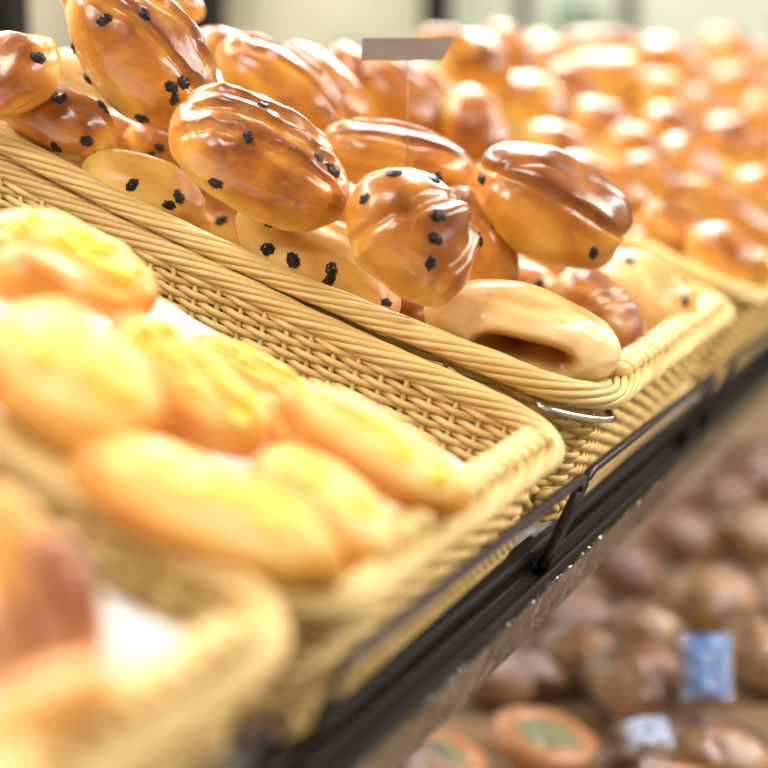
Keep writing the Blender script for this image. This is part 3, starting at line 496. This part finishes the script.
def bun_mesh(dims, style, seed, nu=72, nv=44):
    """returns MB and a function dir->surface point. dims are full lengths; local z is the crust side"""
    rnd = random.Random(seed)
    a, b, c = (d / 2 for d in dims)
    off = Vector((rnd.uniform(0, 50), rnd.uniform(0, 50), rnd.uniform(0, 50)))
    sl = rnd.uniform(-.25, .25)
    def surf(d):
        x, y, z = d
        e = .86 if style in ('long', 'cheese', 'cheese2') else .93
        px = math.copysign(abs(x) ** e, x) * a
        py = math.copysign(abs(y) ** .95, y) * b
        pz = math.copysign(abs(z) ** .95, z) * c
        if z < 0: pz *= .80
        # narrower ends for the long breads
        n = Vector((x / a, y / b, z / c)).normalized()
        p = Vector((px, py, pz))
        q = Vector((x * 1.3, y * 1.3, z * 1.3)) + off
        amp = c * .13
        dsp = amp * noise.noise(q) + amp * .22 * noise.noise(q * 2.6) + amp * .05 * noise.noise(q * 6)
        cr = .34 + .50 * smooth(-.35, .85, z) + .22 * noise.noise(q * 1.5)
        cr -= .38 * (1 - smooth(-.75, -.15, z))
        if style in ('slash', 'long', 'lid', 'torn'):
            if style in ('slash', 'torn'):
                for k, s0 in enumerate((-.42, .02, .42) if style == 'torn' else (-.28, .3)):
                    yy = y - s0 - .32 * x * (1 if style == 'torn' else .35) + .10 * noise.noise(q * 3)
                    g = math.exp(-(yy / .085) ** 2) * smooth(.0, .35, z) * (1 - smooth(.6, .9, abs(x)))
                    g2 = math.exp(-((yy - .14) / .09) ** 2) * smooth(.0, .35, z) * (1 - smooth(.6, .9, abs(x)))
                    dsp += -c * .11 * g + c * .05 * g2
                    cr += -.22 * g + .16 * g2
            if style == 'torn':
                r = abs(noise.noise(q * 4.2)) * smooth(.05, .5, z)
                dsp += c * .025 * (1 - min(1, r * 5)) * smooth(.1, .5, z); cr -= .12 * (1 - min(1, r * 5)) * smooth(.1, .5, z)
        if style == 'lid':
            yy = z - (.30 + .35 * (1 - x * x) - .25 * y)
            st = smooth(-.07, .03, yy)
            cr -= .16
            dsp += c * .12 * st - c * .07 * math.exp(-(yy / .06) ** 2)
            cr += .10 * st - .12 * math.exp(-((yy + .06) / .07) ** 2)
            for s0 in (-.1, .45):
                y2 = y - s0 - .4 * x
                dsp -= c * .05 * math.exp(-(y2 / .06) ** 2) * st
            cr += .10
        if style == 'lobed':
            for s0, sg in ((-.1, .8), (.55, -.3)):
                yy = x - s0 - sg * y * .55 + .12 * noise.noise(q * 2)
                g = math.exp(-(yy / .09) ** 2) * smooth(-.3, .3, z + .3)
                dsp += -c * .10 * g + c * .05 * math.exp(-((yy - .2) / .13) ** 2)
                cr += -.05 * g
            cr += .04
        if style == 'hollow':
            hx, hz = x - .05, z + .36
            g = math.exp(-(hx / .52) ** 4 - (hz / .42) ** 2) * (1 if y < .1 else 0)
            dsp -= b * .70 * smooth(.25, .8, g)
            cr = .16 + .34 * smooth(.25, .9, z) + .22 * noise.noise(q * 2.2) + .64 * smooth(.22, .55, g)
        if style == 'pale': cr = .14 + .42 * smooth(.0, .95, z) + .22 * noise.noise(q * 1.4) + (.35 * smooth(.55, .95, x))
        if style == 'dark': cr = .52 + .4 * smooth(-.5, .7, z) + .2 * noise.noise(q * 1.5) - .55 * smooth(.55, .9, x)
        if style == 'plain' : cr += .06 * math.sin(x * 3 + seed)
        if style in ('cheese', 'cheese2'):
            dsp += c * .10 * noise.noise(q * 2.6) * smooth(-.1, .4, z)
            cr = .72 - .45 * smooth(.25, .85, z) + .25 * smooth(.6, 1, abs(x)) * .6 + .1 * noise.noise(q * 2)
        if style == 'long':
            cr = .70 - .60 * smooth(.2, .8, z) * (1 - smooth(.6, .95, abs(x))) + .12 * noise.noise(q * 2)
        if style in ('brown', 'orange', 'red'): cr = .45 + .25 * smooth(-.2, .8, z) + .2 * noise.noise(q * 1.8)
        return p + n * dsp, max(0, min(1.15, cr)), n
    mb = MB(); vs = [None] * ((nv - 1) * nu + 2); va = [0] * len(vs)
    def put(i, d):
        p, cr, _ = surf(d); vs[i] = tuple(p); va[i] = cr
    # poles lie on the long x axis
    put(0, (1, 0, 0)); put(len(vs) - 1, (-1, 0, 0))
    for j in range(1, nv):
        t = math.pi * j / nv
        for i in range(nu):
            q = 2 * math.pi * i / nu
            put(1 + (j - 1) * nu + i, (math.cos(t), math.sin(t) * math.cos(q), math.sin(t) * math.sin(q)))
    fs = [(0, 1 + i, 1 + (i + 1) % nu) for i in range(nu)]
    for j in range(nv - 2):
        for i in range(nu):
            A, B = 1 + j * nu + i, 1 + j * nu + (i + 1) % nu
            fs.append((A, A + nu, B + nu, B))
    L = len(vs) - 1; k = 1 + (nv - 2) * nu
    fs += [(L, k + (i + 1) % nu, k + i) for i in range(nu)]
    mb.add(vs, fs, va)
    return mb, surf

RAISIN_MESH = {}
def raisin(parent, surf, d, k, size=.0037):
    d = Vector(d).normalized()
    p, _, n = surf(tuple(d))
    v = k % 4
    if v not in RAISIN_MESH:
        mb = MB(); rnd = random.Random(v)
        mb.ball((0, 0, 0), (1.15 + .2 * rnd.random(), 0, 0), (0, .8 + .2 * rnd.random(), 0), (0, 0, .55), 0, 22, 16)
        mb.v = [tuple(Vector(q) * (1 + .32 * noise.noise(Vector(q) * 1.6 + Vector((v * 7, 0, 0))) + .30 * noise.noise(Vector(q) * 4.2 + Vector((v * 3, 5, 0))))) for q in mb.v]
        o = mb.build('raisin', M_RAISIN); RAISIN_MESH[v] = o.data
        COL.objects.unlink(o); bpy.data.objects.remove(o)
    o = bpy.data.objects.new('raisin', RAISIN_MESH[v]); COL.objects.link(o)
    o.parent = parent
    o.location = p - n * .0005
    o.rotation_mode = 'QUATERNION'
    o.rotation_quaternion = n.to_track_quat('Z', 'Y') @ Quaternion((0, 0, 1), k * 1.9)
    s = size * (.85 + .3 * ((k * 37) % 10) / 10)
    o.scale = (s, s, s)
    return o

def topping(parent, dims, style, seed):
    """lumpy melted cheese lying on the crust: a closed patch of its own"""
    base, surf = None, None
    _, surf = bun_mesh_surf(dims, style, seed)
    mb = MB(); nu, nv = 56, 30
    off = Vector((seed * 1.7, 0, 0))
    top, bot, va = [], [], []
    for j in range(nv):
        for i in range(nu):
            x = -.72 + 1.44 * i / (nu - 1); y = -.46 + .92 * j / (nv - 1)
            sx = x / .72; sy = y / .46
            z = math.sqrt(max(.02, 1 - x * x - y * y * .98))
            d = Vector((x, y, z)).normalized()
            p, _, n = surf(tuple(d))
            q = d * 2.4 + off
            m = 1 - max(abs(sx) ** 3, abs(sy) ** 3)
            th = (.0060 * (noise.noise(q * 1.3) + .35 * noise.noise(q * 3.0)) + .0006) * (1.0 if style == 'cheese' else .6)
            th = min(th, .006) * smooth(0, .35, m) - .003 * (1 - smooth(0, .35, m))
            top.append(tuple(p + n * th)); bot.append(tuple(p - n * .004))
            va.append(.45 - 40 * th + .4 * noise.noise(q * 2.5))
    k = len(top)
    fs = []
    for j in range(nv - 1):
        for i in range(nu - 1):
            A = j * nu + i
            fs.append((A, A + 1, A + nu + 1, A + nu)); fs.append((k + A, k + A + nu, k + A + nu + 1, k + A + 1))
    ring = [i for i in range(nu)] + [j * nu + nu - 1 for j in range(1, nv)] + [(nv - 1) * nu + i for i in range(nu - 2, -1, -1)] + [j * nu for j in range(nv - 2, 0, -1)]
    for i, A in enumerate(ring):
        B = ring[(i + 1) % len(ring)]
        fs.append((A, A + k, B + k, B))
    mb.add(top + bot, fs, va + va)
    return mb.build('cheese_topping', M_YELLOW, parent)

def bun_mesh_surf(dims, style, seed):
    return None, bun_mesh(dims, style, seed, 4, 3)[1]

STYLE_MAT = {'pale': M_BRIOCHE_PALE, 'hollow': M_SPLIT, 'cheese': M_CHEESE, 'cheese2': M_CHEESE, 'long': M_CHEESE,
             'brown': M_CHEESE, 'orange': M_ORANGE, 'red': M_RED}

for kind, style, seed, loc, quat, dims, dirs, label, cat, group in BUNS:
    near = seed < 31
    mb, surf = bun_mesh(dims, style, seed, *((120, 72) if near else (64, 40)))
    mat = STYLE_MAT.get(style, M_BRIOCHE)
    if kind == 'split_bun': mat = M_SPLIT
    o = mb.build(kind, mat)
    o.location = loc; o.rotation_mode = 'QUATERNION'; o.rotation_quaternion = quat
    tag(o, label, cat, group)
    for k, d in enumerate(dirs): raisin(o, surf, d, k + seed)
    if kind == 'cheese_bread': topping(o, dims, style, seed)

# ------------------------------------------------------------------ baskets
R = math.radians
GB = 'wicker baskets along the tilted shelf'
def put_basket(w, l, h, x0, y0, rz, label, hook=False, flare=0, far=0, sag=0):
    """x0,y0 : near front corner of its rim on the shelf"""
    o = make_basket(w, l, h)
    c = Vector((w / 2, l / 2, 0)); c.rotate(Quaternion((0, 0, 1), rz))
    on_shelf(o, x0 + c.x, y0 + c.y, .0018, rz)
    tag(o, label, 'basket', GB)
    if hook: corner_wire(o, w, l, h)
    # the tray is a little out of square and its long rims sag in the middle
    for ch in o.children:
        for v in ch.data.vertices:
            k = (v.co.y + l / 2) / l
            if v.co.x < 0: v.co.x += flare * k * v.co.x / (w / 2)
            else: v.co.x += far * k * v.co.x / (w / 2)
            v.co.z -= sag * max(0, math.sin(math.pi * min(1, max(0, k)))) ** 1.3 * max(0, v.co.z / h - .15) / .85
    return o
near_b = put_basket(.370, .46, .080, -.738, .008, 0, 'nearest wicker basket, heavily blurred, cut by the bottom left corner')
front_b = put_basket(.344, .50, .078, -.360, .007, R(.5), 'wicker basket of yellow cheese breads beside the raisin bun basket', far=-.038, sag=.006)
mid_b = put_basket(.455, .50, .0975, .008, .007, R(1), 'wicker basket heaped with raisin buns, its rope rim in sharp focus', True, .062, 0, .013)
far_b = put_basket(.385, .50, .107, .480, .007, R(1), 'blurred wicker basket just beyond the raisin bun basket')

def copy_tree(o):
    c = o.copy(); COL.objects.link(c)
    for ch in o.children:
        d = ch.copy(); COL.objects.link(d); d.parent = c
    return c
for i, (x, lab) in enumerate(((.90, 'blurred wicker basket second beyond the raisin bun basket'),
                              (1.33, 'blurred wicker basket third beyond the raisin bun basket'),
                              (1.76, 'farthest wicker basket under the ball-shaped bun'))):
    o = copy_tree(far_b); on_shelf(o, x + .19, .25, .001, 0); o['label'] = lab

# paper liners
def liner(w, l, h, cx, cy, label, seed, side=.8, lift=.8, inset=.034):
    mb = MB(); nx, ny = 44, 56
    vs = []
    for j in range(ny):
        for i in range(nx):
            u = -1 + 2 * i / (nx - 1); v = -1 + 2 * j / (ny - 1)
            x = u * (w / 2 - inset); y = v * (l / 2 - .034)
            e = max(smooth(side, 1, abs(u)) * .9, smooth(.78, 1, -v), smooth(.9, 1, v) * .5)
            z = .014 + (h * lift - .014) * e + .004 * noise.noise(Vector((x * 30, y * 30, seed))) + .006 * e * noise.noise(Vector((x * 50, y * 50, seed + 3)))
            k = .012 * e
            vs.append((x + math.copysign(k, u) * (abs(u) > .86), y + math.copysign(k, v) * (abs(v) > .82), z))
    fs = [(j * nx + i, j * nx + i + 1, (j + 1) * nx + i + 1, (j + 1) * nx + i) for j in range(ny - 1) for i in range(nx - 1)]
    mb.add(vs, fs)
    o = mb.build('paper_liner', M_PAPER)
    s = o.modifiers.new('s', 'SOLIDIFY'); s.thickness = .0004
    on_shelf(o, cx, cy, .001, 0)
    tag(o, label, 'paper', 'paper liners in the baskets')
liner(.370, .46, .082, -.742 + .185, .226, 'white paper lining the nearest basket beside the reddish pastries', 1, side=.35, lift=.80)
liner(.322, .50, .077, -.366 + .161, .247, 'white paper lining the basket of yellow cheese breads', 5, side=.97, lift=.80, inset=.06)

# ------------------------------------------------------------------- shelf
sh = empty('display_shelf'); on_shelf(sh, 0, 0, 0)
tag(sh, 'tilted black-edged bread shelf carrying the row of wicker baskets', 'shelf')
mb = MB(); mb.box(-1.6, 3.4, .004, .58, -.012, -.0005); bevel(mb.build('shelf_deck', M_DECK, sh, False), .001)
mb = MB()
# U-shaped channel along the front edge
prof = [(.010, -.0005), (.006, .0004), (.001, .0004), (-.0015, -.002), (-.0025, -.012), (-.0125, -.0125), (-.0130, -.004), (-.0140, -.0018), (-.0165, -.0018), (-.0175, -.004), (-.0175, -.019), (.010, -.019)]
xs = [-1.6, .405, .407, .413, .415, 3.4]
vs, fs = [], []
for x in xs:
    s = .94 if x in (.407, .413) else 1
    for (y, z) in prof: vs.append((x, y * s, z * s))
n = len(prof)
for i in range(len(xs) - 1):
    for k in range(n):
        l = (k + 1) % n; fs.append((i * n + k, i * n + l, (i + 1) * n + l, (i + 1) * n + k))
mb.add(vs, fs); bevel(mb.build('front_channel', M_BLACK, sh, False), .0008)
mb = MB(); mb.box(-1.6, 3.4, -.0200, -.0182, -.046, -.008); mb.build('price_strip_holder', M_ACRYL, sh, False)
for x in (-1.2, .41, 2.0):
    mb = MB(); mb.box(x - .015, x + .015, .02, .57, -.045, -.012); mb.build('support_bracket', M_BLACK, sh, False)

GG = 'wire guards clipped along the shelf edge'
def guard(x0, x1, label):
    r = empty('wire_guard'); on_shelf(r, x0, -.008, 0)
    L = x1 - x0; H = .055; c = .010
    mb = MB()
    pts = [Vector((c * (1 - math.cos(a)), 0, H - c + c * math.sin(a))) for a in [math.radians(90 * i / 5) for i in range(6)]]
    pts += [Vector((L - q.x, q.y, q.z)) for q in pts[::-1]]
    mb.tube(pts, .0030, 8)
    mb.build('rail', M_WIRE, r)
    for x in (0, L):
        mb = MB(); mb.tube([Vector((x, 0, H - c)), Vector((x, 0, .02)), Vector((x, .0005, -.004)), Vector((x, .001, -.0115))], .0032, 8)
        mb.build('post', M_WIRE, r)
    tag(r, label, 'guard', GG)
guard(-.79, -.40, 'wire guard before the nearest basket at the bottom left')
guard(-.345, -.004, 'wire guard along the front of the cheese bread basket')
guard(.004, .385, 'wire guard along the front of the raisin bun basket')
guard(.47, .86, 'blurred wire guard beyond the raisin bun basket')
guard(.90, 1.28, 'blurred wire guard farthest along at the right picture edge')

# ------------------------------------------------------- grey card on a pin
CX, CY, CZ = CARD
card = empty('price_card', (CX, CY, CZ))
tag(card, 'blank grey slanted card on a thin pin above the heap', 'card')
card.rotation_euler = (0, 0, CARD_YAW)
mb = MB()
hw, hh = CARD_W / 2, CARD_H / 2
out = [(-hw, -hh), (hw - .0085, -hh), (hw, hh), (-hw + .001, hh)]
vs = [(x, 0, z) for x, z in out] + [(x, .0012, z) for x, z in out]
mb.add(vs, [(0, 1, 2, 3), (7, 6, 5, 4), (0, 4, 5, 1), (1, 5, 6, 2), (2, 6, 7, 3), (3, 7, 4, 0)])
mb.build('card_face', M_GREY, card, False)
mb = MB(); mb.tube([Vector((0, .0022, -hh + .004)), Vector((0, .0022, -.05)), Vector((0, .0022, -.085))], .0004, 6)
mb.build('pin', M_GREY, card)

# -------------------------------------------------------------- lower shelf
LZ = SHELF_H - .345
def film(parent, dims, seed):
    mb, surf = bun_mesh([d * 1.07 for d in dims], 'plain', seed + 500, 40, 26)
    rnd = random.Random(seed)
    o = Vector((rnd.uniform(0, 30), 0, 0))
    mb.v = [tuple(Vector(p) * (1.03 + .10 * abs(noise.noise(Vector(p) * 60 + o)))) for p in mb.v]
    mb.build('clear_film', M_FILM, parent)
for kind, style, seed, loc, quat, dims, dirs, label, cat, group in LOWER:
    if kind == 'topped_bread':
        r = empty(kind, (loc[0], loc[1], LZ + .026)); W = max(dims[0], dims[1])
        mb = MB(); ring = []
        for i in range(48):
            q = 2 * math.pi * i / 48; k = W / 2 - .012 + .002 * noise.noise(Vector((math.cos(q) * 2, math.sin(q) * 2, seed)))
            ring.append(Vector((k * math.cos(q), k * math.sin(q), 0)))
        mb.tube(ring, .013, 10, True); mb.ball((0, 0, -.004), (W / 2 - .012, 0, 0), (0, W / 2 - .012, 0), (0, 0, .008), 0, 24, 8)
        mb.build('crust', M_RING, r)
        mb = MB(); rnd = random.Random(seed)
        mb.ball((0, 0, .003), (W / 2 - .016, 0, 0), (0, W / 2 - .016, 0), (0, 0, .008), 0, 40, 14)
        mb.v = [tuple(Vector(p) + Vector((0, 0, .006 * noise.noise(Vector(p) * 90)))) for p in mb.v]
        mb.build('topping', M_TOP, r)
        r.rotation_euler = (.25, 0, 0)
        tag(r, label, cat, group)
        continue
    mb, surf = bun_mesh(dims, 'plain', seed, 48, 32)
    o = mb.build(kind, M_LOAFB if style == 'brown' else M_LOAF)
    o.location = loc; o.rotation_mode = 'QUATERNION'; o.rotation_quaternion = quat
    o.location.z = LZ + dims[2] * .53
    tag(o, label, cat, group)
    film(o, dims, seed)
ls = empty('lower_shelf', (0, 0, LZ))
tag(ls, 'lower shelf under the basket shelf filled with wrapped bread', 'shelf')
mb = MB(); mb.box(-1.6, 3.4, -.17, .55, -.012, 0); bevel(mb.build('shelf_deck', M_BROWN, ls, False), .001)
mb = MB(); mb.box(-1.6, 3.4, -.19, -.172, -.03, .022); bevel(mb.build('front_lip', M_TRAY, ls, False), .003)
# uprights of the shelf unit
def pouch(loc, w, h, t, rz, tilt, label, seed):
    r = empty('bread_pack', loc); r.rotation_euler = (tilt, 0, rz)
    def sheet(off, mat, name, u0=-1, u1=1, v0=-1, v1=1, k=1.0):
        mb = MB(); n = 26; vs = []
        for side in (1, -1):
            for j in range(n):
                for i in range(n):
                    u = u0 + (u1 - u0) * i / (n - 1); v = v0 + (v1 - v0) * j / (n - 1)
                    b = max(0, (1 - u * u) * (1 - v ** 4)) ** .5
                    y = side * (t / 2 * b * k + off) + .005 * noise.noise(Vector((u * 3, v * 3, seed + side)))
                    vs.append((u * w / 2, -y, (v + 1) * h / 2))
        f = [(j * n + i, j * n + i + 1, (j + 1) * n + i + 1, (j + 1) * n + i) for j in range(n - 1) for i in range(n - 1)]
        if name == 'blue_label':
            vs = vs[:n * n]
            mb.add(vs, f)
        else:
            mb.add(vs, f + [tuple(q + n * n for q in g[::-1]) for g in f])
        return mb.build(name, mat, r)
    sheet(0, M_FILM, 'clear_bag')
    sheet(-.004, M_LOAF, 'bread_inside', -.85, .85, -.85, .6, .85)
    sheet(.0015, M_PALEBLUE if seed == 12 else M_LABEL, 'blue_label', -.75, .75, -.7, .8)
    tag(r, label, 'bread pack', 'bread packs with blue labels')
for a in PACKS: pouch(*a)

for x, lab in ((-1.55, 'near rear upright of the bread shelf unit'), (3.35, 'far rear upright of the bread shelf unit')):
    mb = MB(); mb.box(x - .02, x + .02, .56, .60, 0, 1.35); o = bevel(mb.build('shelf_upright', M_BLACK, None, False), .002)
    tag(o, lab, 'upright', 'rear uprights of the shelf unit')

# ------------------------------------------------------------- shop setting
def struct(name, mat, *b):
    mb = MB(); mb.box(*b); o = mb.build(name, mat, None, False); o['kind'] = 'structure'; return o
struct('floor', M_FLOOR, -4, 9, -4, 3.2, -.1, 0)
struct('ceiling', M_CEIL, -4, 9, -4, 3.2, 3.0, 3.1)
struct('wall_back', M_WALL, -4, 9, 3.0, 3.1, 0, 3.0)
struct('wall_right', M_WALLG, 7.5, 7.6, -4, 3.0, 0, 3.0)
struct('wall_left', M_WALL, -4, -3.9, -4, 3.0, 0, 3.0)
struct('wall_front', M_WALL, -4, 9, -4, -3.9, 0, 3.0)
POSTS = [(0.55, 0.75, 0.037, "dark rack post at the top left corner"), (1.069, 0.8, 0.054, "dark rack post behind the tallest dark bun"), (2.224, 0.9, 0.069, "dark rack post above the right end of the grey card"), (4.605, 1.1, 0.082, "thin dark rack post behind the far heap"), (4.699, 1.5, 0.064, "thin dark post left of the green bottle")]
# dark rack posts behind the shelf, standing on the floor
BOTTLES = [(6.176, 1.8, 0.25, "dark green bottle, left one of those on the far cabinet"), (6.257, 1.74, 0.27, "dark green bottle, middle one of those on the far cabinet"), (6.678, 1.78, 0.24, "dark green bottle, right one of those on the far cabinet")]
GP = 'dark rack posts behind the bread shelf'
for (x, y, wd, lab) in POSTS:
    mb = MB(); mb.box(x - wd / 2, x + wd / 2, y - .02, y + .02, 0, 2.3)
    o = bevel(mb.build('rack_post', M_BLACK, None, False), .003)
    tag(o, lab, 'post', GP)

mb = MB(); mb.box(5.3, 7.4, 1.62, 2.5, .08, 1.62); mb.box(5.4, 7.3, 1.7, 2.4, 0, .08); mb.box(5.27, 7.43, 1.59, 2.53, 1.62, 1.66)
tag(bevel(mb.build('back_cabinet', M_WALL, None, False), .004), 'blurred cream cabinet far behind the bread shelf', 'counter')
for i, (x, y, hgt, lab) in enumerate(BOTTLES):
    mb = MB(); pr = [(0, 0), (.036, .0), (.038, .01), (.038, .55), (.034, .66), (.014, .78), (.013, .97), (.015, 1.0), (0, 1.0)]
    n = 20; vs = []
    for rr, zz in pr:
        for k in range(n): vs.append((x + rr * math.cos(2 * math.pi * k / n), y + rr * math.sin(2 * math.pi * k / n), 1.66 + zz * hgt))
    fs = [(a * n + k, a * n + (k + 1) % n, (a + 1) * n + (k + 1) % n, (a + 1) * n + k) for a in range(len(pr) - 1) for k in range(n)]
    mb.add(vs, fs); tag(mb.build('glass_bottle', M_GREEN), lab, 'bottle', 'dark green bottles on the far cabinet')


# ------------------------------------------------------------------- lights
def area(name, loc, size, sy, power, col, target):
    l = bpy.data.lights.new(name, 'AREA'); l.shape = 'RECTANGLE'; l.size = size; l.size_y = sy
    l.energy = power; l.color = col
    o = bpy.data.objects.new(name, l); COL.objects.link(o); o.location = loc
    d = Vector(target) - Vector(loc); o.rotation_mode = 'QUATERNION'; o.rotation_quaternion = d.to_track_quat('-Z', 'Y')
    return o
LC = (1, .95, .87)
area('ceiling_lamp', (.2, 1.0, 2.4), 1.6, .5, 38, LC, (.2, .1, 1.2))
area('ceiling_lamp', (1.4, .4, 2.6), .6, 1.6, 41, LC, (.6, .1, 1.2))
area('ceiling_lamp', (-1.0, .3, 2.3), .5, .5, 14, LC, (-.7, .1, 1.2))
area('ceiling_lamp', (1.0, -1.3, 2.5), 1.6, .5, 20, LC, (.5, .1, 1.1))
area('ceiling_lamp', (3.2, .9, 2.6), 1.6, .8, 95, LC, (2.4, .2, 1.1))
area('wall_fill_light', (1.6, 2.3, 2.8), 4.0, .3, 75, (1, .97, .88), (1.6, 3.0, 1.5))  # added fill light, brightens the back wall; no real fixture
area('wall_fill_light', (6.0, 1.6, 2.8), .4, 3.0, 90, (1, .98, .92), (7.5, 1.4, 1.5))  # second added fill, for the far end wall
area('lower_shelf_fill_light', (.8, -.9, 1.9), 2.5, .12, 24, LC, (.8, .1, .8))  # added fill in front of the unit to brighten the lower shelf goods

w = bpy.data.worlds.new('shop'); bpy.context.scene.world = w; w.use_nodes = True
bg = w.node_tree.nodes['Background']; bg.inputs[0].default_value = (1, .95, .88, 1); bg.inputs[1].default_value = .28

# ------------------------------------------------------------------- camera
cd = bpy.data.cameras.new('camera'); cam = bpy.data.objects.new('camera', cd); COL.objects.link(cam)
cam.location = CAM_LOC; cam.rotation_mode = 'QUATERNION'; cam.rotation_quaternion = CAM_QUAT
cd.sensor_width = 36; cd.sensor_height = 36; cd.sensor_fit = 'HORIZONTAL'; cd.lens = 75; cd.clip_start = .02
cd.dof.use_dof = True; cd.dof.focus_distance = .955; cd.dof.aperture_fstop = 2.9; cd.dof.aperture_blades = 0
sc = bpy.context.scene; sc.camera = cam
sc.view_settings.view_transform = 'Standard'; sc.view_settings.look = 'None'
sc.view_settings.gamma = 1; sc.view_settings.use_curve_mapping = False
sc.view_settings.exposure = 0.0
